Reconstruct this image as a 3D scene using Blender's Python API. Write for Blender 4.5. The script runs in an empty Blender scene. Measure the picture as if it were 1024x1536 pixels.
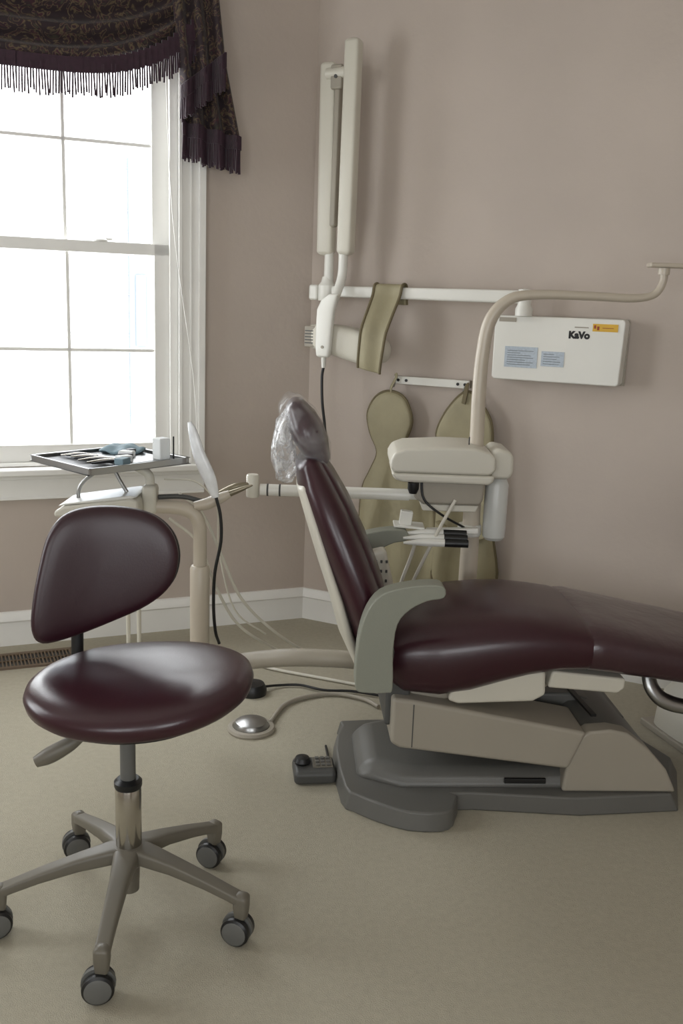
import bpy, bmesh, math, random
from mathutils import Vector as V, Matrix, noise
random.seed(4)
pi=math.pi
sc=bpy.context.scene
# ---------------------------------------------------------------- materials
def lin(c):
    return tuple(((x/255.0)/12.92 if x/255.0<=0.04045 else (((x/255.0)+0.055)/1.055)**2.4) for x in c)+(1,)
def mat(name,c,rough=.5,metal=0,coat=0,var=.0,vscale=6,bump=0,bscale=60,trans=0,alpha=1,spec=.5,detail=4,sheen=0):
    m=bpy.data.materials.new(name);m.use_nodes=True
    nt=m.node_tree;b=nt.nodes['Principled BSDF']
    b.inputs['Roughness'].default_value=rough;b.inputs['Metallic'].default_value=metal
    b.inputs['Coat Weight'].default_value=coat;b.inputs['Coat Roughness'].default_value=.2
    b.inputs['Transmission Weight'].default_value=trans;b.inputs['Alpha'].default_value=alpha
    b.inputs['Specular IOR Level'].default_value=spec
    b.inputs['Sheen Weight'].default_value=sheen
    col=lin(c)
    tc=nt.nodes.new('ShaderNodeTexCoord')
    n=nt.nodes.new('ShaderNodeTexNoise');n.inputs['Scale'].default_value=vscale;n.inputs['Detail'].default_value=detail
    nt.links.new(tc.outputs['Object'],n.inputs['Vector'])
    r=nt.nodes.new('ShaderNodeValToRGB')
    v=max(var,.02)
    r.color_ramp.elements[0].position=.3;r.color_ramp.elements[1].position=.7
    r.color_ramp.elements[0].color=tuple(x*(1-v) for x in col[:3])+(1,)
    r.color_ramp.elements[1].color=tuple(min(1,x*(1+v)) for x in col[:3])+(1,)
    nt.links.new(n.outputs['Fac'],r.inputs['Fac']);nt.links.new(r.outputs['Color'],b.inputs['Base Color'])
    if bump:
        n2=nt.nodes.new('ShaderNodeTexNoise');n2.inputs['Scale'].default_value=bscale;n2.inputs['Detail'].default_value=5
        nt.links.new(tc.outputs['Object'],n2.inputs['Vector'])
        bp=nt.nodes.new('ShaderNodeBump');bp.inputs['Strength'].default_value=bump;bp.inputs['Distance'].default_value=.01
        nt.links.new(n2.outputs['Fac'],bp.inputs['Height']);nt.links.new(bp.outputs['Normal'],b.inputs['Normal'])
    return m
M={}
M['wall']=mat('wall_paint',(188,176,166),.75,var=.05,vscale=2.5,bump=.12,bscale=40,detail=8)
M['ceil']=mat('ceiling_paint',(215,210,202),.9)
M['carpet']=mat('carpet',(174,168,151),.95,var=.05,vscale=60,bump=.4,bscale=380,spec=.1,detail=10)
M['trim']=mat('white_trim_paint',(236,235,231),.45)
M['vinyl']=mat('burgundy_vinyl',(46,17,27),.42,coat=.12,var=.06,bump=.05,bscale=250)
M['vinyl2']=mat('burgundy_vinyl_glossy',(50,16,27),.32,coat=.2,var=.08,bump=.04,bscale=250)
M['cover']=mat('plastic_covered_vinyl',(54,27,35),.34,coat=.6,var=.12,vscale=8,bump=.7,bscale=9)
M['cream']=mat('cream_plastic',(205,201,188),.4,coat=.1)
M['beige']=mat('beige_enamel',(190,180,164),.38,coat=.2)
M['tan']=mat('tan_plastic',(156,149,136),.5)
M['white']=mat('white_enamel',(226,225,218),.35,coat=.2)
M['gg']=mat('grey_green_plastic',(136,138,126),.5,bump=.05,bscale=300)
M['base']=mat('grey_base_plastic',(98,97,93),.42,bump=.06,bscale=300)
M['sbase']=mat('stool_base_nylon',(106,101,90),.45)
M['dark']=mat('black_plastic',(22,22,23),.4)
M['dgrey']=mat('dark_grey_plastic',(74,74,72),.5)
M['mgrey']=mat('mid_grey_plastic',(98,98,95),.5)
M['chrome']=mat('chrome',(190,186,178),.18,metal=1)
M['steel']=mat('brushed_steel',(165,165,164),.32,metal=1)
M['brass']=mat('satin_metal',(140,132,114),.35,metal=.8)
M['khaki']=mat('khaki_apron_vinyl',(153,145,117),.6,var=.1,vscale=9,bump=.35,bscale=14)
M['khaki2']=mat('khaki_binding',(106,96,70),.7)
M['brown']=mat('register_brown',(110,92,72),.5)
M['fringe']=mat('purple_fringe',(46,20,36),.8,var=.25,vscale=60,sheen=.3)
M['siding']=mat('exterior_siding',(158,163,168),.9)
M['siding2']=mat('exterior_shutter',(112,119,127),.9)
M['paper']=mat('white_paper',(225,228,228),.7)
M['blue']=mat('pale_blue_label',(180,190,200),.6,var=.1,vscale=120)
M['bluep']=mat('blue_paper',(120,142,152),.7)
M['yellow']=mat('yellow_sticker',(214,170,60),.6)
M['red']=mat('red_print',(150,60,40),.6)
M['bark']=mat('bark',(150,150,148),.9)
M['bottle']=mat('translucent_bottle',(205,206,202),.35,coat=.2)
M['sleeve']=mat('plastic_sleeve',(222,224,226),.25,coat=.6,var=.1,vscale=25,bump=.4,bscale=30)
def glassy(name,opac,rough):
    m=bpy.data.materials.new(name);m.use_nodes=True;nt=m.node_tree
    for n in list(nt.nodes): nt.nodes.remove(n)
    o=nt.nodes.new('ShaderNodeOutputMaterial');mx=nt.nodes.new('ShaderNodeMixShader')
    t=nt.nodes.new('ShaderNodeBsdfTransparent');g=nt.nodes.new('ShaderNodeBsdfGlossy')
    g.inputs['Roughness'].default_value=rough
    mx.inputs[0].default_value=opac
    nt.links.new(t.outputs[0],mx.inputs[1]);nt.links.new(g.outputs[0],mx.inputs[2]);nt.links.new(mx.outputs[0],o.inputs[0])
    return m
M['glass']=glassy('window_glass',.03,.02)
def film(name,a0,a1,scale):
    m=bpy.data.materials.new(name);m.use_nodes=True;nt=m.node_tree;b=nt.nodes['Principled BSDF']
    b.inputs['Base Color'].default_value=(.8,.82,.84,1);b.inputs['Roughness'].default_value=.16;b.inputs['Coat Weight'].default_value=.5
    tc=nt.nodes.new('ShaderNodeTexCoord')
    n=nt.nodes.new('ShaderNodeTexNoise');n.inputs['Scale'].default_value=scale;n.inputs['Detail'].default_value=3;n.inputs['Distortion'].default_value=1.6
    nt.links.new(tc.outputs['Object'],n.inputs['Vector'])
    r=nt.nodes.new('ShaderNodeValToRGB')
    r.color_ramp.elements[0].position=.42;r.color_ramp.elements[0].color=(a0,a0,a0,1)
    r.color_ramp.elements[1].position=.72;r.color_ramp.elements[1].color=(a1,a1,a1,1)
    nt.links.new(n.outputs['Fac'],r.inputs['Fac']);nt.links.new(r.outputs['Color'],b.inputs['Alpha'])
    bp=nt.nodes.new('ShaderNodeBump');bp.inputs['Strength'].default_value=.6;bp.inputs['Distance'].default_value=.015
    nt.links.new(n.outputs['Fac'],bp.inputs['Height']);nt.links.new(bp.outputs['Normal'],b.inputs['Normal'])
    return m
M['bag']=film('clear_plastic_bag',.06,.34,13)
M['bag2']=film('gathered_plastic_bag',.18,.75,24)
def fabric():
    m=bpy.data.materials.new('brocade_fabric');m.use_nodes=True;nt=m.node_tree;b=nt.nodes['Principled BSDF']
    b.inputs['Roughness'].default_value=.8;b.inputs['Sheen Weight'].default_value=.12
    tc=nt.nodes.new('ShaderNodeTexCoord')
    n=nt.nodes.new('ShaderNodeTexNoise');n.inputs['Scale'].default_value=17;n.inputs['Detail'].default_value=2;n.inputs['Distortion'].default_value=2.4
    nt.links.new(tc.outputs['Object'],n.inputs['Vector'])
    r=nt.nodes.new('ShaderNodeValToRGB');cr=r.color_ramp;cr.interpolation='LINEAR'
    cr.elements[0].position=.0;cr.elements[0].color=lin((30,20,24))
    cr.elements[1].position=.49;cr.elements[1].color=lin((38,22,28))
    for p,c in ((.52,(76,64,48)),(.55,(98,84,60)),(.58,(64,28,40)),(.63,(36,23,28)),(.72,(58,54,41))):
        e=cr.elements.new(p);e.color=lin(c)
    nt.links.new(n.outputs['Fac'],r.inputs['Fac']);nt.links.new(r.outputs['Color'],b.inputs['Base Color'])
    return m
M['fabric']=fabric()
# ---------------------------------------------------------------- helpers
def empty(name,loc=(0,0,0),rz=0):
    e=bpy.data.objects.new(name,None);e.location=loc;e.rotation_euler=(0,0,rz);e.empty_display_size=.1
    sc.collection.objects.link(e);return e
def mk(name,vs,fs,m,parent=None,bevel=0,seg=3,sub=0,ang=40,solid=0):
    me=bpy.data.meshes.new(name);me.from_pydata([tuple(v) for v in vs],[],fs)
    bm=bmesh.new();bm.from_mesh(me);bmesh.ops.remove_doubles(bm,verts=bm.verts,dist=1e-5);bmesh.ops.recalc_face_normals(bm,faces=bm.faces);bm.to_mesh(me);bm.free()
    for p in me.polygons:p.use_smooth=True
    try: me.set_sharp_from_angle(angle=math.radians(ang))
    except Exception: pass
    me.materials.append(M[m])
    o=bpy.data.objects.new(name,me);sc.collection.objects.link(o)
    if parent:o.parent=parent
    if solid:
        s=o.modifiers.new('s','SOLIDIFY');s.thickness=solid
    if bevel:
        b=o.modifiers.new('b','BEVEL');b.width=bevel;b.segments=seg;b.limit_method='ANGLE';b.angle_limit=math.radians(35)
        try:b.harden_normals=True
        except Exception:pass
    if sub:
        s=o.modifiers.new('ss','SUBSURF');s.levels=sub;s.render_levels=sub
    return o
def rotm(rx=0,ry=0,rz=0):
    return Matrix.Rotation(rz,3,'Z')@Matrix.Rotation(ry,3,'Y')@Matrix.Rotation(rx,3,'X')
def boxvf(c,s,R=None):
    vs=[]
    for x in(-.5,.5):
        for y in(-.5,.5):
            for z in(-.5,.5):
                v=V((x*s[0],y*s[1],z*s[2]))
                if R:v=R@v
                vs.append(v+V(c))
    return vs,[(0,1,3,2),(4,6,7,5),(0,4,5,1),(2,3,7,6),(0,2,6,4),(1,5,7,3)]
def box(name,c,s,m,parent=None,bevel=.004,rot=(0,0,0),seg=3):
    vs,fs=boxvf(c,s,rotm(*rot));return mk(name,vs,fs,m,parent,bevel,seg)
def boxes(name,L,m,parent=None,bevel=0):
    vs=[];fs=[]
    for b in L:
        v,f=boxvf(b[0],b[1],rotm(*b[2]) if len(b)>2 else None)
        k=len(vs);vs+=v;fs+=[tuple(i+k for i in q) for q in f]
    me=mk(name,vs,fs,m,parent,bevel,2)
    return me
def bx(x0,x1,y0,y1,z0,z1): return (((x0+x1)/2,(y0+y1)/2,(z0+z1)/2),(abs(x1-x0),abs(y1-y0),abs(z1-z0)))
def prism(name,pts,y0,y1,m,parent=None,bevel=.006,seg=3,smooth=0):
    if smooth: pts=cm2(pts,smooth)
    n=len(pts)
    vs=[(x,y0,z) for x,z in pts]+[(x,y1,z) for x,z in pts]
    fs=[tuple(range(n)),tuple(range(2*n-1,n-1,-1))]+[(i,(i+1)%n,n+(i+1)%n,n+i) for i in range(n)]
    return mk(name,vs,fs,m,parent,bevel,seg)
def prismz(name,pts,z0,z1,m,parent=None,bevel=.006,seg=3,top=1.0,smooth=0):
    if smooth: pts=cm2(pts,smooth)
    n=len(pts);cx=sum(p[0] for p in pts)/n;cy=sum(p[1] for p in pts)/n
    vs=[(x,y,z0) for x,y in pts]+[(cx+(x-cx)*top,cy+(y-cy)*top,z1) for x,y in pts]
    fs=[tuple(range(n)),tuple(range(2*n-1,n-1,-1))]+[(i,(i+1)%n,n+(i+1)%n,n+i) for i in range(n)]
    return mk(name,vs,fs,m,parent,bevel,seg)
def cmr(P,t):
    a,b,c,d=P
    return .5*((2*b)+(c-a)*t+(2*a-5*b+4*c-d)*t*t+(3*b-a-3*c+d)*t**3)
def cm2(pts,k=4):
    P=[V(p) for p in pts];n=len(P);o=[]
    for i in range(n):
        for j in range(k):
            o.append(tuple(cmr((P[i-1],P[i],P[(i+1)%n],P[(i+2)%n]),j/k)))
    return o
def path(pts,k=6):
    P=[V(p) for p in pts];P=[P[0]*2-P[1]]+P+[P[-1]*2-P[-2]];o=[]
    for i in range(1,len(P)-2):
        for j in range(k): o.append(cmr((P[i-1],P[i],P[i+1],P[i+2]),j/k))
    o.append(P[-2]);return o
def tube(name,pts,r,m,parent=None,n=14,k=6,flat=1.0,smooth=True):
    rs=r if isinstance(r,(list,tuple)) else [r]*len(pts)
    if smooth and len(pts)>2:
        Q=path([tuple(p)+(rr,) for p,rr in zip(pts,rs)],k)
        P=[V(q[:3]) for q in Q];rr=[q[3] for q in Q]
    else: P=[V(p) for p in pts];rr=list(rs)
    vs=[];fs=[];N=None
    for i,p in enumerate(P):
        T=(P[min(i+1,len(P)-1)]-P[max(i-1,0)]).normalized()
        if N is None:
            N=T.orthogonal() if abs(T.z)>.9 else V((0,0,1)).cross(T).cross(T)*-1
            if N.length<1e-6:N=T.orthogonal()
        N=(N-T*N.dot(T)).normalized();B=T.cross(N)
        for j in range(n):
            a=2*pi*j/n;vs.append(p+(N*math.cos(a)*flat+B*math.sin(a))*rr[i])
    for i in range(len(P)-1):
        for j in range(n):
            fs.append((i*n+j,i*n+(j+1)%n,(i+1)*n+(j+1)%n,(i+1)*n+j))
    fs.append(tuple(range(n-1,-1,-1)));L=(len(P)-1)*n;fs.append(tuple(range(L,L+n)))
    return mk(name,vs,fs,m,parent,ang=50)
def lathe(name,prof,loc,m,parent=None,R=None,n=32,ang=35):
    vs=[];fs=[]
    for r,z in prof:
        for j in range(n):
            a=2*pi*j/n;v=V((r*math.cos(a),r*math.sin(a),z))
            if R:v=R@v
            vs.append(v+V(loc))
    for i in range(len(prof)-1):
        for j in range(n): fs.append((i*n+j,i*n+(j+1)%n,(i+1)*n+(j+1)%n,(i+1)*n+j))
    fs.append(tuple(range(n-1,-1,-1)));L=(len(prof)-1)*n;fs.append(tuple(range(L,L+n)))
    return mk(name,vs,fs,m,parent,ang=ang)
def se(a,b,n,k=36):
    o=[]
    for i in range(k):
        t=2*pi*i/k;c,s=math.cos(t),math.sin(t)
        o.append((a*math.copysign(abs(c)**(2/n),c),b*math.copysign(abs(s)**(2/n),s)))
    return o
def loft(name,secs,m,parent=None,sub=0,round_ends=True,ang=60,f=None):
    S=list(secs)
    if round_ends:
        def cap(s,nx):
            c,u,v,a,b,e=s;d=(V(c)-V(nx[0])).normalized();o=[]
            w=min(a,b)
            for q in (.3,.62,.88,.98):
                g=math.sqrt(1-q*q);o.append((V(c)+d*w*q*.7,u,v,a-w*(1-g),max(b-w*(1-g),.001),e))
            return o
        S=cap(S[0],S[1])[::-1]+S+cap(S[-1],S[-2])
    k=36;vs=[];fs=[]
    for c,u,v,a,b,e in S:
        for x,y in se(a,b,e,k):
            p=V(c)+V(u)*x+V(v)*y
            if f:p=f(p)
            vs.append(p)
    for i in range(len(S)-1):
        for j in range(k): fs.append((i*k+j,i*k+(j+1)%k,(i+1)*k+(j+1)%k,(i+1)*k+j))
    fs.append(tuple(range(k-1,-1,-1)));L=(len(S)-1)*k;fs.append(tuple(range(L,L+k)))
    return mk(name,vs,fs,m,parent,ang=ang,sub=sub)
def pillow(name,outline,th,m,parent,R,loc,p=2.6,k=5,warp=None,th2=None):
    O=cm2(outline,k);n=len(O);cx=sum(a for a,b in O)/n;cy=sum(b for a,b in O)/n
    F=[0.02,.25,.5,.7,.84,.93,.98,1.0];vs=[];fs=[]
    rows=[(f,1) for f in F]+[(f,-1) for f in F[::-1]]
    for f,s in rows:
        h=(max(0,1-f**p))**(1/p)*(th if s>0 else (th if th2 is None else th2))/2*s
        for a,b in O:
            v=V((cx+(a-cx)*f,cy+(b-cy)*f,h))
            if warp:v=warp(v)
            vs.append(R@v+V(loc))
    for i in range(len(rows)-1):
        for j in range(n): fs.append((i*n+j,i*n+(j+1)%n,(i+1)*n+(j+1)%n,(i+1)*n+j))
    fs.append(tuple(range(n-1,-1,-1)));L=(len(rows)-1)*n;fs.append(tuple(range(L,L+n)))
    return mk(name,vs,fs,m,parent,ang=80)
XZ=Matrix(((1,0,0),(0,0,-1),(0,1,0)))

# ---------------------------------------------------------------- room
CX,CY=-.16,4.16
aR=math.radians(25.8);aL=math.radians(22.6)
rd=V((math.cos(aR),-math.sin(aR)));ld=V((-math.cos(aL),-math.sin(aL)))
C2=V((CX,CY))
pR=C2+rd*3.3; pL=C2+ld*2.35
pL2=pL+V((-.55,-1.9)); 
poly=[C2,pR,V((pR.x,-2.2)),V((pL2.x,-2.2)),pL2,pL]
H=2.85
ctr=V((0,1.5))
def floorlike(name,z0,z1,m):
    cs=V((sum(p.x for p in poly)/6,sum(p.y for p in poly)/6))
    pts=[tuple(p+(p-cs).normalized()*.2) for p in poly]
    return prismz(name,pts,z0,z1,m,None,bevel=0)
floorlike('floor',-.1,0,'carpet')
floorlike('ceiling',H,H+.1,'ceil')
def wall(name,A,B,opens=(),th=.13,ext=.0):
    d=(B-A);L=d.length;d=d.normalized();n=V((-d.y,d.x))
    if (ctr-A).dot(n)>0:n=-n
    xs=sorted(set([-ext,L+ext]+[o[0] for o in opens]+[o[1] for o in opens]))
    zs=sorted(set([0,H]+[o[2] for o in opens]+[o[3] for o in opens]))
    vs=[];fs=[]
    for i in range(len(xs)-1):
        for j in range(len(zs)-1):
            x0,x1,z0,z1=xs[i],xs[i+1],zs[j],zs[j+1]
            if any(o[0]<=x0+1e-6 and x1<=o[1]+1e-6 and o[2]<=z0+1e-6 and z1<=o[3]+1e-6 for o in opens):continue
            k=len(vs)
            for a in(x0,x1):
                for b in(0,th):
                    for z in(z0,z1):
                        p=A+d*a+n*b;vs.append((p.x,p.y,z))
            fs+=[tuple(q+k for q in f) for f in [(0,1,3,2),(4,6,7,5),(0,4,5,1),(2,3,7,6),(0,2,6,4),(1,5,7,3)]]
    me=bpy.data.meshes.new(name);me.from_pydata(vs,[],fs)
    bm=bmesh.new();bm.from_mesh(me);bmesh.ops.recalc_face_normals(bm,faces=bm.faces);bm.to_mesh(me);bm.free()
    me.materials.append(M['wall']);o=bpy.data.objects.new(name,me);sc.collection.objects.link(o);return o
WO=(.57,1.75,.73,2.41)
wall('wall_window',C2,pL,[WO],ext=.0)
wall('wall_right',C2,pR)
wall('wall_side',pL,pL2,[(.5,1.6,.73,2.41)])
wall('wall_back',V((pR.x,-2.2)),V((pL2.x,-2.2)),[(1.4,2.9,.8,2.3),(3.6,5.0,.8,2.3)])  # unseen back wall; both openings added to let in fill light
wall('wall_left',pL2,V((pL2.x,-2.2)))
wall('wall_far_right',pR,V((pR.x,-2.2)))
def frame(name,side):
    return empty(name,(CX,CY,0),aL if side=='L' else -aR)
def baseboard(name,A,B,cut=0):
    d=(B-A);L=d.length;rz=math.atan2(d.y,d.x);n=V((-d.y,d.x))
    sg=1 if (ctr-A).dot(n)>0 else -1
    prof=[(0,0),(.016,0),(.016,.098),(.022,.104),(.020,.118),(.010,.130),(.008,.138),(0,.14)]
    vs=[];n_=len(prof)
    for x in(0,L):
        for y,z in prof: vs.append((x,y*sg,z))
    fs=[tuple(range(n_)),tuple(range(2*n_-1,n_-1,-1))]+[(i,(i+1)%n_,n_+(i+1)%n_,n_+i) for i in range(n_)]
    o=mk(name,vs,fs,'trim',None);o.location=(A.x,A.y,0);o.rotation_euler=(0,0,rz);return o
baseboard('baseboard_window',C2,pL);baseboard('baseboard_right',C2,pR)
baseboard('baseboard_side',pL,pL2);baseboard('baseboard_far_right',pR,V((pR.x,-2.2)))
# ---------------------------------------------------------------- windows
def window(name,loc,rz,x0,x1,z0,z1,cols=3,full=True):
    e=empty(name,loc,rz);W=x1-x0
    cas=[];
    cw=.105
    for a,b in((x1,x1+cw),(x0-cw,x0)):
        cas.append(bx(a,b,-.016,0,z0-.03,z1+cw))
    cas.append(bx(x0,x1,-.016,0,z1,z1+cw))
    cas+= [bx(x1+cw-.026,x1+cw,-.032,-.016,z0-.03,z1+cw),bx(x0-cw,x0-cw+.026,-.032,-.016,z0-.03,z1+cw),bx(x0-cw,x1+cw,-.032,-.016,z1+cw-.026,z1+cw)]
    cas+= [bx(x1,x1+.014,-.024,-.016,z0-.03,z1),bx(x0-.014,x0,-.024,-.016,z0-.03,z1),bx(x1+.045,x1+.055,-.021,-.016,z0-.03,z1),bx(x0-.055,x0-.045,-.021,-.016,z0-.03,z1)]
    boxes('casing',cas,'trim',e,.004)
    jm=[bx(x1-.018,x1,0,.13,z0,z1),bx(x0,x0+.018,0,.13,z0,z1),bx(x0,x1,0,.13,z1-.018,z1),bx(x0,x1,0,.14,z0-.02,z0+.012),
        bx(x1-.032,x1-.018,.0,.02,z0,z1),bx(x0+.018,x0+.032,.0,.02,z0,z1)]
    boxes('jamb',jm,'trim',e,.002)
    def sash(nm,y0,y1,a,b,bot,top):
        L=[bx(x1-.09,x1-.02,y0,y1,a,b),bx(x0+.02,x0+.09,y0,y1,a,b),bx(x0+.02,x1-.02,y0,y1,a,a+bot),bx(x0+.02,x1-.02,y0,y1,b-top,b)]
        gx0,gx1=x0+.09,x1-.09;mz=(a+bot+b-top)/2
        for i in range(1,cols):
            xx=gx0+(gx1-gx0)*i/cols;L.append(bx(xx-.007,xx+.007,y0+.008,y1-.008,a+bot,b-top))
        L.append(bx(gx0,gx1,y0+.008,y1-.008,mz-.007,mz+.007))
        boxes(nm,L,'trim',e,.003)
        if full:boxes(nm+'_glass',[bx(gx0,gx1,(y0+y1)/2-.001,(y0+y1)/2+.001,a+bot,b-top)],'glass',e)
    sash('lower_sash',.022,.055,z0+.012,1.60,.068,.045)
    sash('upper_sash',.062,.095,1.555,z1-.018,.045,.05)
    boxes('stool',[bx(x0-cw-.03,x1+cw+.02,-.065,.0,z0-.032,z0-.004)],'trim',e,.008)
    boxes('apron',[bx(x0-cw,x1+cw,-.02,0,z0-.13,z0-.032),bx(x0-cw,x1+cw,-.028,-.02,z0-.05,z0-.032),bx(x0-cw,x1+cw,-.026,-.02,z0-.13,z0-.118)],'trim',e,.003)
    for q in(.25,.75):
        xx=x0+W*q
        lathe('sash_lock',[(.0,0),(.028,0),(.028,.006),(.02,.012),(.0,.016)],(xx,.04,1.60),'trim',e)
        box('lock_lever',(xx+.02,.036,1.61),(.05,.012,.008),'trim',e,.003)
    return e
w1=window('window_1',(CX,CY,0),aL,-1.75,-.57,.73,2.41)
tube('blind_cord',[(-.63,-.04,2.38),(-.60,-.045,1.7),(-.52,-.05,1.1),(-.50,-.05,.80)],.0018,'trim',w1,n=6)
d=(pL2-pL).normalized();rzs=math.atan2(-d.y,-d.x)
window('window_2',(pL.x,pL.y,0),rzs,-1.6,-.5,.73,2.41,full=False)
window('fill_window_3',(pR.x,-2.2,0),pi,1.4,2.9,.8,2.3,full=False)  # unseen window behind the camera, added for fill light
window('fill_window_4',(pR.x,-2.2,0),pi,3.6,5.0,.8,2.3,full=False)  # second added fill window, also out of view
# ---------------------------------------------------------------- floor register
g=frame('floor_register','L')
boxes('frame',[bx(-1.43,-1.02,-.28,-.262,0,.008),bx(-1.43,-1.02,-.138,-.12,0,.008),bx(-1.43,-1.41,-.28,-.12,0,.008),bx(-1.04,-1.02,-.28,-.12,0,.008)],'brown',g,.002)
boxes('louvres',[bx(-1.41+i*.0135,-1.405+i*.0135,-.265,-.135,.001,.007) for i in range(28)]+[bx(-1.41,-1.04,-.203,-.197,.001,.007)],'brown',g)
boxes('recess',[bx(-1.41,-1.04,-.265,-.135,0,.002)],'dark',g)
# ---------------------------------------------------------------- valance
g=frame('swag_valance','L')
def zb(s):
    t=(s-1.17)/.72;return 2.195+.27*abs(t)**3.2
vs=[];fs=[];NU,NV=100,110
for i in range(NU+1):
    u=i/NU;s=.46+1.42*u
    for j in range(NV+1):
        v=j/NV;z=2.70-(2.70-zb(s))*v
        bul=.35+.65*math.sin(pi*u)
        ph=2*pi*(5.2*v**1.15+1.3*math.exp(-u*4)+1.3*math.exp(-(1-u)*4))
        fo=math.sin(ph)+.25*math.sin(2*ph+1)
        y=-.08-.07*math.sin(pi*u)**.6*(.4+.6*v)-.026*fo*bul*(.5+.5*v)
        vs.append((-s,y,z-.010*math.cos(ph)*bul*v*(1-v)*4))
for i in range(NU):
    for j in range(NV):
        a=i*(NV+1)+j;fs.append((a,a+1,a+NV+2,a+NV+1))
mk('swag',vs,fs,'fabric',g,solid=.003,ang=180)
def fringe(nm,curve,Lf,step=.0085,w=.0055,bh=.034):
    P=[V(c) for c in curve];acc=0;B=[];band=[]
    for i in range(len(P)-1):
        seg=(P[i+1]-P[i]);l=seg.length
        mid=(P[i]+P[i+1])/2
        band.append((tuple(mid+V((0,-.003,-.012))),(abs(seg.x)+.004,abs(seg.y)+.007,bh+abs(seg.z))))
        t=step-acc
        while t<l:
            p=P[i]+seg*(t/l);h=Lf*random.uniform(.85,1.08)
            B.append((tuple(p+V((0,random.uniform(-.006,.003),-.012-h/2))),(w,w,h),(random.uniform(-.04,.04),random.uniform(-.05,.05),0)))
            t+=step
        acc=(acc+l)%step
    boxes(nm+'_band',band,'fringe',g);boxes(nm,B,'fringe',g)
cv=[]
for i in range(61):
    s=.50+1.34*i/60;u=(s-.46)/1.42
    cv.append((-s,-.09-.07*math.sin(pi*u)**.6,zb(s)))
fringe('swag_fringe',cv,.105,.0095,.006,.05)
def tail(nm,sa0,sb0,sa1,sb1,z1a,z1b,yoff,Lf,folds):
    vs=[];fs=[];NU,NV=60,20;hem=[]
    for i in range(NU+1):
        u=i/NU
        for j in range(NV+1):
            v=j/NV
            s=(sa0+(sb0-sa0)*u)*(1-v)+(sa1+(sb1-sa1)*u)*v
            z=2.70*(1-v)+(z1a+(z1b-z1a)*u)*v
            y=yoff-.024*math.sin(2*pi*folds*u+.4)*(.5+.5*v)
            vs.append((-s,y,z))
            if j==NV:hem.append((-s,y-.003,z+.004))
    for i in range(NU):
        for j in range(NV):
            a=i*(NV+1)+j;fs.append((a,a+1,a+NV+2,a+NV+1))
    mk(nm,vs,fs,'fabric',g,solid=.003,ang=180);fringe(nm+'_fringe',hem,Lf,.0042,.006,.05)
tail('tail_back',.50,.57,.345,.57,1.995,2.035,-.075,.11,3)
tail('tail_front',.47,.64,.42,.585,2.28,2.15,-.125,.10,2.5)
tube('rod',[(-1.93,-.07,2.69),(-.42,-.07,2.69)],.018,'brass',g,smooth=False)
# ---------------------------------------------------------------- exterior
g=empty('exterior_house',(-3.0,9.5,0),aL)
boxes('siding',[bx(-1.0,2.6,0,.2,-1,3.0)]+[bx(-1.0,2.6,-.02,0,-1+i*.2,-.99+i*.2) for i in range(20)],'siding',g)
boxes('corner_board',[bx(-1.1,-.95,-.05,.2,-1,3.0)],'trim',g)
boxes('shutter',[bx(.86,1.12,-.06,0,.1,2.7),bx(.92,1.02,-.08,-.06,.9,1.6)],'siding2',g,.005)
g=empty('bare_tree',(-2.9,7.6,0))
tube('trunk',[(-1.2,0,-1),(-1.1,0,1),(-1.2,.1,3),(-1.1,0,5)],[.1,.08,.06,.03],'bark',g)
for i in range(7):
    z=2.2+i*.35
    tube('branch_%d'%i,[(-1.15,0,z),(-.5,random.uniform(-.3,.3),z+.25+random.uniform(-.2,.2)),(.2,random.uniform(-.3,.3),z+random.uniform(.1,.5)),(.9,0,z+random.uniform(.2,.9))],[.016,.011,.007,.003],'bark',g,n=6)
# ---------------------------------------------------------------- stool
g=empty('dental_stool',(-.455,1.965,0))
for i,(x,y) in enumerate([(-.45,1.695),(-.725,1.885),(-.190,1.885),(-.29,2.18),(-.635,2.20)]):
    p=V((x+.455,y-1.965,0));d=p.normalized();L=p.length;s=V((-d.y,d.x,0))
    secs=[]
    for t,z,a,b in((.0,.165,.034,.020),(.15,.166,.028,.019),(.4,.153,.021,.016),(.7,.132,.018,.013),(.9,.115,.0165,.012),(.98,.108,.0165,.012)):
        secs.append((V((d.x*L*t,d.y*L*t,z)),s,V((0,0,1)),a,b,4.5))
    loft('leg_%d'%(i+1),secs,'sbase',g)
    loft('leg_end_%d'%(i+1),[(V((p.x,p.y,z)),s,d,a,a,4) for z,a in((.068,.014),(.09,.0165),(.112,.0165))],'sbase',g)
    Rz=Matrix.Rotation([.18,.45,-.28,-.3,.4][i],3,'Z')
    Rw=Rz@Matrix.Rotation(pi/2,3,'X')
    tr=Rz@V((-.008,0,0))
    for k,sg in enumerate((-1,1)):
        c=p+tr+Rz@V((0,sg*.0145,0))+V((0,0,.0335))
        lathe('caster_wheel_%d_%d'%(i+1,k+1),[(.001,-.010),(.027,-.010),(.0325,-.006),(.0335,0),(.0325,.006),(.027,.010),(.001,.010)],c,'dark',g,Rw)
        lathe('caster_cap_%d_%d'%(i+1,k+1),[(.001,-.0125),(.024,-.0122),(.0275,-.0105),(.0282,0),(.0275,.0105),(.024,.0122),(.001,.0125)],c,'mgrey',g,Rw)
    lathe('caster_hood_%d'%(i+1),[(.001,-.0045),(.035,-.0045),(.035,.0045),(.001,.0045)],p+tr+V((0,0,.038)),'mgrey',g,Rw)
    tube('caster_stem_%d'%(i+1),[(p.x,p.y,.05),(p.x,p.y,.095)],.010,'sbase',g,smooth=False)
lathe('hub',[(.001,.07),(.022,.07),(.024,.13),(.04,.145),(.043,.165),(.036,.185),(.001,.19)],(0,0,0),'sbase',g)
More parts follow.
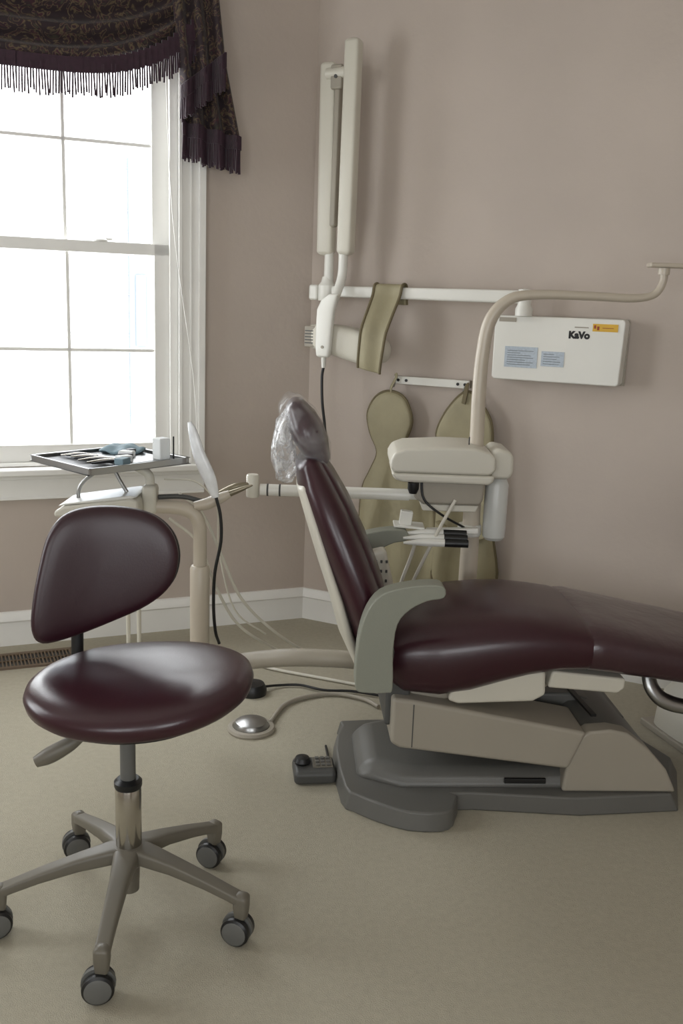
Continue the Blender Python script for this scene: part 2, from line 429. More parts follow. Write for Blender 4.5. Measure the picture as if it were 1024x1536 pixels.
lathe('gas_lift_sleeve',[(.001,.18),(.028,.18),(.029,.185),(.029,.325),(.026,.33),(.001,.33)],(0,0,0),'chrome',g)
lathe('lift_collar',[(.001,.325),(.029,.325),(.031,.33),(.031,.34),(.024,.347),(.001,.347)],(0,0,0),'dark',g)
lathe('lift_rod',[(.001,.34),(.017,.34),(.017,.50),(.001,.50)],(0,0,0),'mgrey',g)
boxes('seat_mechanism',[bx(-.09,.09,-.07,.08,.485,.515),bx(-.05,.05,-.13,.17,.50,.53)],'dark',g,.006)
def sw(v):
    v=v.copy();x=v.x/.245;y=v.y/.21
    v.z+= .012*x*x-.016*max(0,-y)**2+.016*max(0,y)**2-.014*(1-min(1,(x*x+y*y)))+.016*x
    return v
O=[]
for i in range(20):
    a=2*pi*i/20;c,s=math.cos(a),math.sin(a)
    O.append((.244*math.copysign(abs(c)**.9,c)*(1-.03*s),.207*math.copysign(abs(s)**.9,s)))
pillow('seat',O,.085,'vinyl2',g,Matrix.Identity(3),(.033,-.005,.568),p=2.7,k=4,warp=sw,th2=.10)
pillow('seat_pan',[(a*.72,b*.72) for a,b in O],.03,'dark',g,Matrix.Identity(3),(.03,-.005,.522),p=3,k=3,warp=sw)
BO=[(-.172,-.125),(-.150,-.158),(-.08,-.148),(.01,-.118),(.09,-.082),(.142,-.035),(.160,.03),(.145,.09),(.100,.132),(.03,.150),(-.045,.150),(-.098,.132),(-.132,.088),(-.152,.02),(-.168,-.06)]
yaw=math.radians(16)
Rb=Matrix.Rotation(yaw,3,'Z')@Matrix.Rotation(-.10,3,'X')@XZ
def bw(v):
    v=v.copy();v.z+=.9*(v.x+.0)**2;return v
pillow('backrest',BO,.06,'vinyl',g,Rb,(-.080,.175,.775),p=4.5,warp=bw,th2=.035)
pillow('backrest_shell',[(a*.96,b*.96) for a,b in BO],.03,'dark',g,Rb,(-.072,.190,.775),p=4,warp=bw)
tube('backrest_post',[(-.15,.10,.505),(-.158,.175,.51),(-.163,.200,.56),(-.163,.205,.72)],.0145,'dark',g,flat=.6)
tube('height_lever',[(-.02,-.03,.50),(-.08,-.05,.475),(-.12,-.06,.455)],.006,'dgrey',g)
tube('lever_grip',[(-.085,-.055,.470),(-.11,-.065,.455),(-.15,-.075,.433),(-.178,-.082,.42)],[.010,.016,.018,.012],'sbase',g)
tube('tilt_lever',[(-.03,.0,.50),(-.11,-.02,.49)],.006,'dark',g,smooth=False)
# ---------------------------------------------------------------- dental chair
g=empty('dental_chair',(.3,2.72,0),math.radians(3.3))
Y=V((0,1,0));Z=V((0,0,1))
def S(L,yc=0): return [(V((x,yc,(a+b)/2)),Y,Z,hw,(b-a)/2,e) for x,a,b,hw,e in L]
loft('seat_cushion',S([(-.165,.355,.515,.225,3),(-.12,.328,.54,.25,3.2),(-.02,.320,.558,.262,3.2),(.06,.334,.570,.264,3.2),(.14,.362,.576,.265,3.2),(.22,.387,.576,.264,3.2),(.30,.405,.567,.262,3.2),(.375,.41,.555,.258,3.4)]),'vinyl2',g)
loft('leg_rest_cushion',S([(.392,.408,.552,.256,3.4),(.42,.406,.553,.258,3.4),(.6,.383,.518,.252,3.4),(.85,.343,.472,.235,3.4),(1.1,.31,.43,.21,3.2),(1.28,.29,.40,.18,3),(1.36,.30,.375,.15,3)]),'cover',g)
nm=V((.52,0,.20)).normalized()
bs=[]
for x,z,hw,th in((-.200,.435,.225,.045),(-.225,.52,.25,.060),(-.260,.62,.252,.068),(-.302,.72,.240,.068),(-.347,.83,.212,.062),(-.382,.91,.180,.052),(-.398,.955,.148,.040)):
    bs.append((V((x,0,z)),Y,nm,hw,th,2.6))
def wing(p):
    q=p.copy();q+=nm*(.22*abs(p.y)**2);return q
loft('backrest_cushion',bs,'vinyl2',g,f=wing)
loft('backrest_inner_panel',[(c+nm*(b*.66),u,v,a*.72,b*.52,2.8) for c,u,v,a,b,e in bs],'vinyl2',g,f=wing)
sh=[(c-nm*o,u,v,a*.86,.018,3) for (c,u,v,a,b,e),o in zip(bs[:-1],(.055,.066,.062,.055,.046,.036))]
sh[0]=(sh[0][0]+V((.02,0,-.05)),Y,nm,.14,.016,3)
sh[1]=(sh[1][0],Y,nm,.20,.02,3)
loft('backrest_shell',sh,'cream',g,f=wing)
boxes('backrest_hinge',[((-.19,0,.40),(.06,.20,.12))],'dgrey',g,.01)
hx=V((-.10,0,.19)).normalized();hn=V((hx.z,0,-hx.x))
tube('headrest_post',[(-.395,0,.90),(-.405,0,1.0)],.018,'steel',g,smooth=False)
hs=[(V((-.405,0,1.045))+hx*t,Y,hn,a,b,2.5) for t,a,b in((-.085,.09,.028),(-.045,.125,.043),(0,.135,.048),(.04,.125,.043),(.075,.09,.030))]
loft('headrest_pad',hs,'vinyl2',g)
def crump(p):
    n=noise.noise_vector(p*14)*.009+noise.noise_vector(p*35)*.004;return p+n
hb=[(V((-.412,0,1.045))+hx*t,Y,hn,a,b,2.3) for t,a,b in((-.105,.09,.030),(-.07,.12,.046),(-.03,.14,.056),(0,.146,.060),(.04,.137,.054),(.08,.105,.040))]
loft('headrest_plastic_cover',hb,'bag',g,f=crump,ang=80)
def crump2(p):
    n=noise.noise_vector(p*22)*.014+noise.noise_vector(p*50)*.007;return p+n
hb=[(V((x,0,z)),Y,V((1,0,0)),a,b,2.0) for x,z,a,b in((-.455,1.10,.07,.012),(-.468,1.06,.10,.024),(-.470,1.01,.11,.032),(-.468,.965,.10,.036),(-.462,.935,.08,.034),(-.462,.915,.06,.022))]
loft('headrest_plastic_gather',hb,'bag2',g,f=crump2,ang=30)
AR=[(.28,.68),(.283,.650),(.24,.640),(.195,.615),(.165,.575),(.157,.50),(.160,.398),(.145,.385),(.08,.385),(.062,.398),(.060,.45),(.066,.54),(.085,.61),(.12,.656),(.18,.676),(.24,.684)]
AR1=[(a-.3-.028,b+.012) for a,b in AR]
prism('armrest_near',AR1,-.335,-.275,'gg',g,.012,4,smooth=3)
prism('armrest_far',[(a-.025,b) for a,b in AR1],.275,.335,'gg',g,.012,4,smooth=3)
for y0,y1 in((-.285,-.20),(.20,.285)):
    prism('armrest_bracket',[(-.25,.40),(-.17,.40),(-.16,.50),(-.24,.52)],y0,y1,'dgrey',g,.008)
prism('seat_frame',[(-.16,.34),(.34,.42),(.34,.39),(.28,.35),(.0,.315),(-.14,.325)],-.18,.18,'tan',g,.008)
prism('under_seat_housing',[(.0,.33),(.02,.40),(.27,.42),(.275,.350),(.24,.330),(.03,.320)],-.225,.2,'cream',g,.01)
prism('leg_rest_housing',[(.28,.37),(.29,.42),(.50,.40),(.50,.37),(.48,.355)],-.22,.2,'cream',g,.008)
LA=[(-.155,.340),(-.10,.334),(.40,.243),(.355,.130),(-.13,.190),(-.155,.205)]
prism('lift_arm',LA,-.235,-.05,'tan',g,.012)
prism('lift_arm_rear',LA,.05,.235,'tan',g,.012)
boxes('lift_arm_seam',[bx(-.096,-.093,-.2365,-.23,.195,.322)],'dgrey',g)
prism('pivot_housing',[(-.17,.24),(-.17,.40),(-.12,.42),(-.10,.34),(-.12,.25)],-.2,.2,'dgrey',g,.01)
BP=[(-.285,-.20),(-.255,-.245),(-.19,-.30),(-.11,-.345),(-.02,-.35),(.02,-.32),(.045,-.25),(.09,-.232),(.69,-.232),(.69,.25),(-.18,.27),(-.27,.22),(-.30,.05)]
prismz('base_plate',BP,0,.055,'base',g,.020,4,top=.96,smooth=2)
prismz('base_cover',[(-.25,-.15),(-.12,-.215),(.64,-.21),(.64,.2),(-.1,.22),(-.25,.15)],.048,.105,'base',g,.03,5,top=.86)
PC=[(.345,.055),(.352,.13),(.385,.225),(.41,.243),(.47,.248),(.52,.238),(.585,.19),(.645,.125),(.68,.055)]
prism('pivot_cover',PC,-.225,-.165,'tan',g,.01)
prism('pivot_cover_top',[(a,b-.004) for a,b in PC],-.17,.225,'base',g,.01)
prism('pivot_cover_far',[(.30,.22),(.31,.262),(.42,.262),(.50,.235),(.6,.18),(.40,.15)],.0,.22,'base',g,.01)
box('pivot_cover_strip',(.425,.02,.262),(.018,.36,.008),'dark',g,.002,rot=(0,.0,0.08))
boxes('base_label',[bx(.18,.30,-.215,-.205,.075,.09)],'dark',g,.002)
tube('leg_rest_strut',[(.60,-.12,.385),(.61,-.14,.34),(.65,-.15,.305),(.74,-.15,.285),(.95,-.12,.26),(1.15,-.05,.27),(1.2,0,.31)],[.022,.024,.024,.022,.022,.02,.02],'steel',g,flat=.7)
tube('stand_arm',[(-.16,-.02,.36),(-.30,-.02,.370),(-.42,.0,.365),(-.52,.06,.335),(-.62,.12,.30),(-.74,.17,.29)],[.026,.026,.027,.027,.026,.024],'tan',g)
box('hip_bracket',(-.165,.12,.61),(.05,.05,.13),'cream',g,.012,rot=(0,-.25,0))
boxes('hip_bracket_holes',[((-.185+i*.016,.092,.58+j*.03),(.006,.006,.008)) for i in range(3) for j in range(3)],'dgrey',g)
# ---------------------------------------------------------------- assistant stand w/ instrument tray
g=empty('instrument_tray_stand',(-.44,2.92,0))
lathe('lower_pole',[(.001,.24),(.029,.24),(.031,.25),(.031,.565),(.026,.575),(.001,.58)],(0,0,0),'beige',g)
tube('upper_pole',[(0,0,.56),(0,0,.64),(-.002,0,.70),(-.022,0,.742),(-.07,0,.758),(-.14,.0,.76)],.0215,'beige',g)
box('pivot_block',(-.155,0,.785),(.045,.06,.09),'cream',g,.012)
tube('tray_neck',[(-.155,0,.82),(-.16,.0,.86),(-.20,.0,.885)],.014,'cream',g)
HP=[(-.43,.735),(-.43,.752),(-.40,.768),(-.20,.800),(-.175,.795),(-.172,.752),(-.20,.745)]
prism('control_head',HP,-.09,.09,'cream',g,.008)
prism('control_head_top',[(-.42,.768),(-.40,.776),(-.20,.808),(-.18,.803),(-.2,.797)],-.08,.08,'white',g,.003)
tube('tray_strut_1',[(-.38,.0,.76),(-.37,0,.82),(-.30,0,.88)],.006,'steel',g)
tube('tray_strut_2',[(-.22,.0,.79),(-.25,0,.84),(-.27,0,.88)],.006,'steel',g)
t=empty('tray',(-.277,0,.90),math.radians(-42));t.parent=g
box('tray_plate',(0,0,0),(.31,.35,.008),'dark',t,.003)
boxes('tray_rim',[bx(-.16,.16,-.18,-.17,-.006,.014),bx(-.16,.16,.17,.18,-.006,.014),bx(-.16,-.15,-.18,.18,-.006,.014),bx(.15,.16,-.18,.18,-.006,.014)],'steel',t,.003)
box('tray_liner',(.02,.05,.007),(.20,.18,.004),'steel',t,.001)
pillow('blue_bib',[(-.06,-.05),(.0,-.06),(.06,-.03),(.05,.05),(-.02,.06),(-.06,.03)],.03,'bluep',t,Matrix.Identity(3),(-.06,.09,.018),p=2,warp=lambda v:v+V((0,0,.006*math.sin(v.x*90)*math.cos(v.y*70))))
for i in range(9):
    a=random.uniform(-.4,.4)+.9;x=-.1+.024*i
    tube('instrument_%d'%i,[(x-.05*math.cos(a),-.06-.06*math.sin(a),.012),(x,-.06,.016),(x+.05*math.cos(a),-.06+.06*math.sin(a),.012)],[.002,.005,.0015],'chrome' if i%2 else 'dark',t,n=8)
for i in range(5):
    box('carton_%d'%i,(.02+.035*i-.04,.08-.03*i,.018),(.045,.03,.02),['dark','paper','dgrey','paper','bluep'][i],t,.003,rot=(0,0,.5*i))
boxes('paper_box',[bx(.09,.13,.09,.13,.008,.075)],'paper',t,.004)
tube('probe',[(.138,.135,.0),(.138,.135,.08)],.0025,'dark',t,smooth=False)
tube('holder_arm',[(-.13,0,.79),(-.06,.02,.79),(.0,.03,.775)],.008,'dgrey',g)
tube('air_syringe',[(-.02,.0,.765),(.02,.01,.772),(.06,.02,.79),(.09,.02,.805)],[.014,.019,.017,.012],'beige',g)
tube('air_syringe_tip',[(.085,.02,.803),(.12,.02,.818),(.16,.02,.835)],[.010,.008,.003],'brass',g)
tube('camera_sleeve',[(-.03,-.02,1.03),(-.02,-.02,1.0),(.0,-.02,.93),(.03,-.02,.86),(.05,-.02,.80)],[.008,.019,.027,.029,.016],'sleeve',g,flat=.55)
tube('camera_cable',[(.052,-.02,.80),(.066,-.02,.74),(.068,-.02,.66),(.05,-.02,.56),(.045,-.01,.45),(.05,0,.36),(.06,.02,.31)],.0052,'dark',g,n=8)
tube('hose_1',[(-.07,.02,.80),(.0,.03,.74),(.06,.05,.60),(.12,.08,.45),(.22,.12,.33),(.34,.16,.24),(.47,.2,.2)],.005,'cream',g,n=8)
tube('hose_2',[(-.10,.02,.72),(-.01,.03,.64),(.04,.05,.50),(.11,.08,.36),(.22,.14,.26),(.36,.2,.18),(.48,.2,.19)],.005,'cream',g,n=8)
tube('hose_3',[(-.12,.04,.84),(-.02,.06,.83),(.04,.08,.75),(.05,.08,.6),(.1,.1,.4),(.2,.15,.3)],.003,'cream',g,n=8)
for i in(0,1): tube('suction_rod_%d'%(i+1),[(-.24+.035*i,.05,.78),(-.24+.035*i,.05,.22)],.007,'cream',g,smooth=False)
# ---------------------------------------------------------------- delivery unit with light pole
g=empty('dental_delivery_unit',(.45,3.1,0))
lathe('column',[(.001,0),(.12,0),(.125,.012),(.11,.03),(.045,.045),(.030,.06),(.030,.55),(.028,.78),(.001,.78)],(-.02,0,0),'beige',g)
tube('light_pole',[(-.02,0,.75),(-.02,0,.98),(-.022,0,1.12),(-.019,0,1.25),(-.002,0,1.36),(.05,0,1.425),(.13,0,1.445),(.30,0,1.447),(.44,0,1.445),(.505,0,1.458),(.53,0,1.495),(.53,0,1.545)],[.023,.023,.023,.022,.021,.018,.0155,.014,.013,.012,.012,.012],'beige',g,n=18)
box('light_mount',(.66,0,1.548),(.36,.05,.014),'beige',g,.005)
lathe('light_mount_pin',[(.001,1.52),(.018,1.52),(.018,1.54),(.001,1.54)],(.53,0,0),'beige',g)
tube('lamp_arm',[(.83,0,1.55),(.95,0,1.58),(1.02,-.05,1.72)],.013,'beige',g)
loft('lamp_head',[(V((1.02,-.05+t,1.74)),V((1,0,0)),Z,a,b,3) for t,a,b in((-.07,.11,.06),(-.02,.13,.075),(.05,.08,.05))],'cream',g)
prism('delivery_head',[(-.302,.900),(-.302,.925),(-.29,.948),(-.255,.962),(-.13,.971),(-.04,.970),(.01,.958),(.028,.940),(.03,.900),(.01,.884),(-.29,.884)],-.13,.12,'cream',g,.022,5)
prism('delivery_head_skirt',[(-.299,.884),(-.287,.862),(-.26,.855),(.01,.853),(.025,.862),(.028,.884)],-.128,.118,'cream',g,.01)
prism('head_recess',[(-.23,.857),(-.22,.80),(-.19,.78),(-.01,.78),(.0,.80),(.005,.857)],-.10,.10,'tan',g,.01)
prism('head_recess_plate',[(-.20,.78),(-.19,.757),(-.02,.757),(-.01,.78)],-.09,.09,'cream',g,.005)
prism('bottle_holder',[(.02,.865),(.02,.950),(.04,.965),(.075,.958),(.092,.942),(.094,.885),(.08,.865)],-.08,.10,'cream',g,.018,5)
lathe('water_bottle',[(.001,.655),(.028,.655),(.036,.665),(.038,.70),(.038,.84),(.032,.855),(.02,.868),(.001,.868)],(.053,-.02,0),'bottle',g)
lathe('holder_clamp',[(.001,.662),(.036,.662),(.039,.668),(.039,.695),(.036,.70),(.001,.70)],(-.025,0,0),'white',g)
box('holder_bar',(-.09,-.07,.69),(.17,.03,.02),'white',g,.006,rot=(0,-.05,0))
boxes('holder_tray',[((-.23,-.05,.70),(.10,.08,.008),(0,.05,0)),((-.24,-.05,.725),(.04,.03,.045),(0,.1,0))],'white',g,.003)
for i in range(3):
    zz=.684-.009*i;yy=-.085-.028*i
    tube('handpiece_%d'%i,[(-.045,yy,zz),(-.12,yy,zz),(-.125,yy,zz)],[.013,.013,.010],'dark',g,n=12)
    tube('handpiece_tip_%d'%i,[(-.12,yy,zz),(-.18,yy,zz),(-.22,yy,zz-.002),(-.25,yy,zz-.004)],[.013,.013,.008,.004],'white',g,n=12)
tube('hose_a',[(-.05,-.06,.70),(-.13,-.11,.75),(-.19,-.11,.80),(-.2,-.10,.87)],.004,'dark',g,n=8)
tube('hose_b',[(-.2,-.08,.68),(-.22,-.08,.60),(-.25,-.08,.5),(-.26,-.08,.4)],.006,'cream',g,n=8)
tube('hose_c',[(-.09,-.11,.80),(-.14,-.12,.70),(-.20,-.10,.55),(-.25,-.05,.40)],.006,'cream',g,n=8)
tube('holder_arm_rail',[(-.72,0,.79),(-.23,0,.79)],.0195,'white',g,smooth=False)
tube('holder_arm_rail_inner',[(-.26,0,.79),(.0,0,.79)],.016,'white',g,smooth=False)
for x in(-.695,-.655): lathe('rail_ring',[(.0200,-.003),(.0205,-.003),(.0205,.003),(.0200,.003)],(x,0,.79),'dgrey',g,rotm(0,pi/2,0))
lathe('rail_end_joint',[(.001,.765),(.02,.765),(.021,.77),(.021,.835),(.018,.84),(.001,.84)],(-.745,0,0),'cream',g)
tube('rail_syringe',[(-.75,-.01,.81),(-.80,-.02,.80),(-.86,-.03,.775)],[.006,.012,.006],'brass',g)
lathe('head_knob',[(.001,.85),(.018,.85),(.018,.83),(.012,.815),(.001,.815)],(-.225,-.1,0),'dark',g)
tube('head_antenna',[(-.05,-.05,.96),(-.05,-.05,.995)],.002,'dark',g,smooth=False)
# ---------------------------------------------------------------- x-ray unit
g=frame('dental_xray_unit','R')
loft('horizontal_arm',[(V((x,-.12,1.443)),V((0,1,0)),Z,.02,h,5) for x,h in((.10,.021),(.3,.022),(.85,.024),(.965,.024))],'white',g)
lathe('wall_pivot',[(.001,1.375),(.032,1.375),(.032,1.40),(.025,1.415),(.025,1.47),(.001,1.475)],(.955,-.12,0),'white',g)
prism('control_box',[(.842,1.145),(.842,1.365),(.849,1.375),(1.318,1.375),(1.325,1.365),(1.318,1.145),(1.31,1.137),(.852,1.137)],-.105,-.002,'white',g,.008)
boxes('control_box_seam',[bx(.841,1.326,-.03,-.026,1.136,1.376)],'tan',g)
boxes('label_blue',[bx(.89,1.015,-.1075,-.105,1.185,1.262),bx(1.03,1.115,-.1075,-.105,1.195,1.25)],'blue',g)
boxes('label_lines',[bx(.90,.90+w,-.1082,-.1075,1.195+i*.0085,1.1965+i*.0085) for i,w in enumerate((.09,.1,.07,.1,.09,.05,.1))]+[bx(1.038,1.038+w,-.1082,-.1075,1.203+i*.009,1.2045+i*.009) for i,w in enumerate((.06,.065,.05,.06,.04))],'dgrey',g)
boxes('warning_sticker',[bx(1.21,1.30,-.1075,-.105,1.330,1.357)],'yellow',g)
boxes('sticker_print',[bx(1.215,1.222,-.1082,-.1075,1.340,1.352),bx(1.226,1.234,-.1082,-.1075,1.335,1.348),bx(1.245,1.285,-.1082,-.1075,1.342,1.344)],'red',g)
boxes('grey_label',[bx(.86,.925,-.1075,-.105,1.352,1.368)],'tan',g)
boxes('small_caption',[bx(1.145,1.195,-.1075,-.105,1.340,1.344)],'tan',g)
cu=bpy.data.curves.new('maker_text','FONT');cu.body='KaVo';cu.size=.034;cu.extrude=.0006;cu.offset=.0022
to=bpy.data.objects.new('maker_text',cu);sc.collection.objects.link(to);to.parent=g;to.location=(1.125,-.1055,1.303);to.rotation_euler=(pi/2,0,0);cu.materials.append(M['dark'])
def arm(nm,x0,z0,x1,z1,y,a,b,m='cream'):
    loft(nm,[(V((x0,y,z0)),V((1,0,0)),Y,a,b,5),(V(((x0+x1)/2,y,(z0+z1)/2)),V((1,0,0)),Y,a,b,5),(V((x1,y,z1)),V((1,0,0)),Y,a*.96,b,5)],m,g)
arm('scissor_arm_inner',.125,1.60,.118,2.29,-.12,.034,.026)
arm('scissor_arm_outer',.235,1.60,.240,2.355,-.165,.031,.028)
arm('scissor_inner_cover',.160,1.70,.165,2.22,-.13,.012,.018,'tan')
tube('elbow_link',[(.12,-.14,2.26),(.24,-.15,2.26)],.022,'cream',g,smooth=False)
box('elbow_plate',(.165,-.15,2.245),(.05,.02,.09),'tan',g,.008)
lathe('elbow_screw',[(.001,0),(.007,0),(.007,.004),(.001,.004)],(.165,-.16,2.245),'dgrey',g,rotm(pi/2,0,0))
tube('inner_stem',[(.14,-.12,1.62),(.14,-.12,1.47)],[.018,.02],'white',g,smooth=False)
lathe('arm_shoulder',[(.001,1.405),(.034,1.405),(.036,1.41),(.036,1.465),(.025,1.48),(.02,1.50),(.001,1.50)],(.135,-.12,0),'white',g)
box('arm_end_cap',(.085,-.12,1.437),(.04,.06,.062),'white',g,.01)
tube('outer_stem',[(.225,-.165,1.60),(.222,-.165,1.50),(.215,-.21,1.41)],.0185,'white',g)
loft('yoke',[(V((x,-.232,z)),V((1,0,0)),Y,a,.016,4) for x,z,a in((.222,1.425,.022),(.205,1.405,.034),(.192,1.37,.038),(.187,1.30,.035),(.185,1.225,.033),(.185,1.195,.029))],'white',g)
lathe('yoke_button',[(.001,0),(.006,0),(.006,.003),(.001,.003)],(.187,-.248,1.225),'tan',g,rotm(pi/2,0,0))
loft('tube_head',[(V((x,-.155,z)),Y,Z,a,b,4.5) for x,z,a,b in((.115,1.262,.055,.050),(.15,1.260,.060,.056),(.24,1.246,.062,.064),(.31,1.232,.062,.066),(.355,1.222,.058,.062))],'cream',g)
box('head_end_cap',(.108,-.185,1.262),(.05,.05,.085),'tan',g,.006)
boxes('head_vents',[bx(.088,.125,-.2125,-.208,1.235+i*.012,1.239+i*.012) for i in range(5)],'dgrey',g)
loft('cone',[(V((.365+t*.04,-.155,1.220)),Y,Z,a,a,2.2) for t,a in((0,.052),(.5,.050),(1,.048))],'cream',g)
tube('head_connector',[(.165,-.19,1.205),(.165,-.19,1.14)],[.012,.008],'white',g,smooth=False)
tube('exposure_cable',[(.165,-.19,1.14),(.16,-.19,1.10),(.165,-.19,1.0),(.175,-.18,.9),(.18,-.17,.78),(.18,-.15,.66),(.18,-.1,.55),(.18,-.05,.40)],.006,'dark',g,n=8)
vs=[];fs=[]
prof=[(-.09,1.40),(-.094,1.43),(-.098,1.468),(-.12,1.478),(-.145,1.468),(-.152,1.43),(-.195,1.36),(-.228,1.30),(-.232,1.24),(-.230,1.18),(-.224,1.152)]
pp=path([(a,b,0) for a,b in prof],4)
c=empty('thyroid_collar',(CX,CY,0),-aR)
for i,q in enumerate(pp):
    z=q[1];f=max(0,min(1,(1.47-z)/.33)) if i>len(pp)*.35 else 0
    for j in range(13):
        u=j/12
        xl=.358-.025*f;xr=.475-.050*f
        vs.append((xl+(xr-xl)*u,q[0]-.006*math.sin(6*u+5*z),z-.02*f*u))
for i in range(len(pp)-1):
    for j in range(12):
        a=i*13+j;fs.append((a,a+1,a+14,a+13))
mk('collar',vs,fs,'khaki',c,solid=.008,ang=180)
e=[vs[i*13] for i in range(len(pp))];tube('binding_1',[tuple(v) for v in e][::4],.006,'khaki2',c,n=8)
e=[vs[i*13+12] for i in range(len(pp))];tube('binding_2',[tuple(v) for v in e][::4],.006,'khaki2',c,n=8)
# ---------------------------------------------------------------- apron rack + lead aprons
g=frame('apron_rack','R')
boxes('rail',[bx(.415,.735,-.045,-.030,1.085,1.117)],'white',g,.003)
for i,x in enumerate((.435,.47,.69,.72)):
    lathe('screw_%d'%i,[(.001,0),(.006,0),(.006,.003),(.001,.003)],(x,-.046,1.101),'dark',g,rotm(pi/2,0,0))
for x in(.425,.725): box('standoff',(x,-.017,1.101),(.014,.034,.03),'brass',g,.002)
for x in(.42,.72): tube('hook',[(x,-.045,1.09),(x,-.056,1.075),(x,-.06,1.08)],.004,'steel',g,n=8)
def folds(v):
    v=v.copy();dn=max(0,.78-v.y)
    v.z+=.026*math.sin(v.x*38+1.5*math.sin(v.y*5))*min(1,dn*3);return v
def apron(nm,O,y):
    a=frame(nm,'R')
    pillow('body',O,.03,'khaki',a,XZ,(0,y,0),p=5,k=5,warp=folds)
    P=cm2(O,3);P=[(p[0],y+.0-folds(V((p[0],p[1],0))).z,p[1]) for p in P];P.append(P[0])
    tube('binding',P,.0065,'khaki2',a,n=8,k=2)
    return a
a=apron('lead_apron',[(.41,1.055),(.475,1.03),(.51,.95),(.495,.88),(.455,.80),(.46,.74),(.56,.71),(.62,.62),(.62,.25),(.31,.25),(.29,.5),(.30,.64),(.335,.72),(.365,.80),(.33,.88),(.315,.96),(.35,1.03)],-.065)
tube('hanging_loop',[(.41,-.065,1.05),(.415,-.065,1.075),(.43,-.06,1.11),(.425,-.05,1.125)],.009,'khaki',a,n=8,flat=.5)
a=apron('lead_apron',[(.73,1.075),(.78,1.05),(.84,.97),(.855,.85),(.87,.6),(.89,.27),(.66,.27),(.635,.6),(.635,.74),(.65,.82),(.62,.90),(.66,1.0)],-.065)
tube('strap',[(.66,-.10,.55),(.72,-.115,.52),(.80,-.115,.50),(.87,-.10,.52)],.02,'khaki',a,flat=.3)
tube('hanging_loop',[(.73,-.08,1.03),(.735,-.08,1.06),(.735,-.07,1.09),(.73,-.05,1.10)],.014,'khaki2',a,n=8,flat=.5)
# ---------------------------------------------------------------- foot controls and cables
g=empty('foot_pedal',(-.275,2.97,0))
lathe('ring',[(.056,.0),(.078,.0),(.080,.006),(.076,.014),(.063,.016),(.056,.010)],(0,0,0),'tan',g)
lathe('dome',[(.001,.0),(.058,.0),(.059,.018),(.052,.030),(.030,.040),(.001,.043)],(0,0,0),'steel',g)
tube('cable',[(.06,.04,.01),(.10,.19,.01),(.18,.27,.01),(.28,.30,.01),(.38,.26,.01),(.43,.20,.01)],.0075,'tan',g,n=8)
g=empty('foot_switch',(-.30,3.27,0))
lathe('body',[(.001,0),(.05,0),(.052,.02),(.042,.04),(.001,.045)],(0,0,0),'dark',g)
tube('cable',[(.04,.02,.02),(.09,.06,.01),(.17,.07,.01),(.26,.03,.01),(.36,.03,.01),(.46,-.0,.01)],.005,'dark',g,n=8)
g=empty('foot_controller',(-.055,2.65,0),math.radians(8))
box('body',(0,0,.026),(.125,.10,.042),'dgrey',g,.014,rot=(.08,0,0),seg=4)
lathe('joystick',[(.001,.046),(.022,.046),(.026,.054),(.02,.066),(.001,.07)],(-.035,.01,0),'dark',g)
box('button_pad',(.025,.005,.048),(.06,.055,.006),'sbase',g,.002,rot=(.08,0,0))
boxes('buttons',[((.01+.016*i,-.012+.018*j,.052+.0015*j),(.011,.012,.004)) for i in range(3) for j in range(3)],'base',g,.001)
tube('cable',[(.04,.04,.02),(.055,.10,.01),(.06,.2,.006)],.004,'dark',g,n=8)
g=empty('floor_hose',(0,0,0))
tube('hose',[(-.40,3.60,.008),(-.25,3.50,.008),(-.05,3.42,.008),(.10,3.36,.008),(.2,3.3,.01)],.006,'cream',g,n=8)
g=empty('floor_junction_box',(1.28,3.05,0),.3)
loft('cover',[(V((0,0,z)),V((1,0,0)),Y,a,b,4) for z,a,b in((.02,.17,.13),(.08,.165,.125),(.15,.15,.11),(.19,.12,.09))],'cream',g)
box('foot',(0,0,.012),(.36,.28,.024),'tan',g,.006)
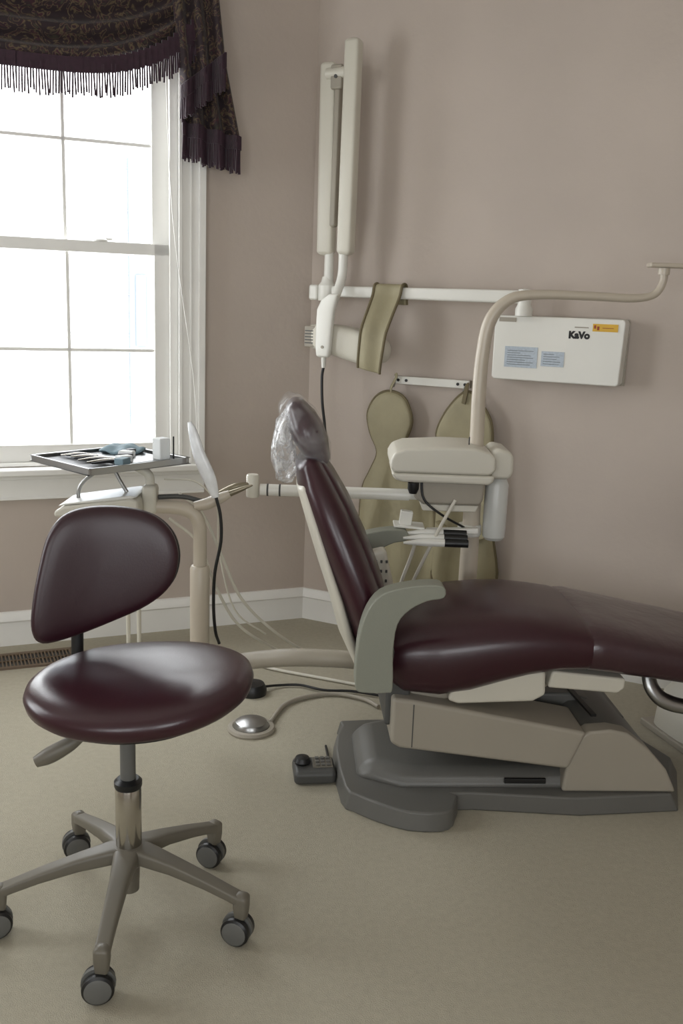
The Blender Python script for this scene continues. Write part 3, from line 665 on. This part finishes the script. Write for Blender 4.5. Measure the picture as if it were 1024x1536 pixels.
tube('power_cord',[(-.12,-.12,.02),(-.16,-.28,.006),(-.2,-.34,.006)],.005,'dark',g,n=8)
# ---------------------------------------------------------------- light
w=bpy.data.worlds.new('sky');sc.world=w;w.use_nodes=True
nt=w.node_tree;bg=nt.nodes['Background'];bg.inputs['Color'].default_value=(.95,.98,1.0,1);bg.inputs['Strength'].default_value=8.0
def portal(name,P,n,wd,ht):
    l=bpy.data.lights.new(name,'AREA');l.shape='RECTANGLE';l.size=wd;l.size_y=ht
    try:l.cycles.is_portal=True
    except Exception:pass
    o=bpy.data.objects.new(name,l);sc.collection.objects.link(o);o.location=P
    o.rotation_euler=V(n).to_track_quat('-Z','Y').to_euler();return o
nL=V((math.sin(aL),-math.cos(aL),0))
def on(A,dv,s,out,z,n): return (A.x+dv.x*s-n.x*out,A.y+dv.y*s-n.y*out,z)
portal('window_portal_1',on(C2,ld,1.16,.12,1.57,nL),nL,1.18,1.68)
d2=(pL2-pL).normalized();n2=V((-d2.y,d2.x,0))
if n2.xy.dot(ctr-pL)<0:n2=-n2
portal('window_portal_2',on(pL,d2,1.05,.12,1.57,n2),n2,1.1,1.68)
portal('fill_window_portal_3',(pR.x-2.15,-2.32,1.55),(0,1,0),1.5,1.5)  # sky portals for the added back-wall fill windows
portal('fill_window_portal_4',(pR.x-4.3,-2.32,1.55),(0,1,0),1.4,1.5)
# ---------------------------------------------------------------- camera
cam=bpy.data.cameras.new('camera');co=bpy.data.objects.new('camera',cam);sc.collection.objects.link(co);sc.camera=co
p=math.radians(12.3);r=math.radians(2.05)
F=V((0,math.cos(p),-math.sin(p)));R0=V((1,0,0));U0=V((0,math.sin(p),math.cos(p)))
R=R0*math.cos(r)+U0*math.sin(r);U=U0*math.cos(r)-R0*math.sin(r)
m=Matrix((R,U,-F)).transposed().to_4x4();m.translation=V((0,0,1.4));co.matrix_world=m
cam.sensor_fit='VERTICAL';cam.sensor_height=24;cam.lens=22.5;cam.clip_start=.02
sc.view_settings.view_transform='Standard';sc.view_settings.look='None';sc.view_settings.exposure=0
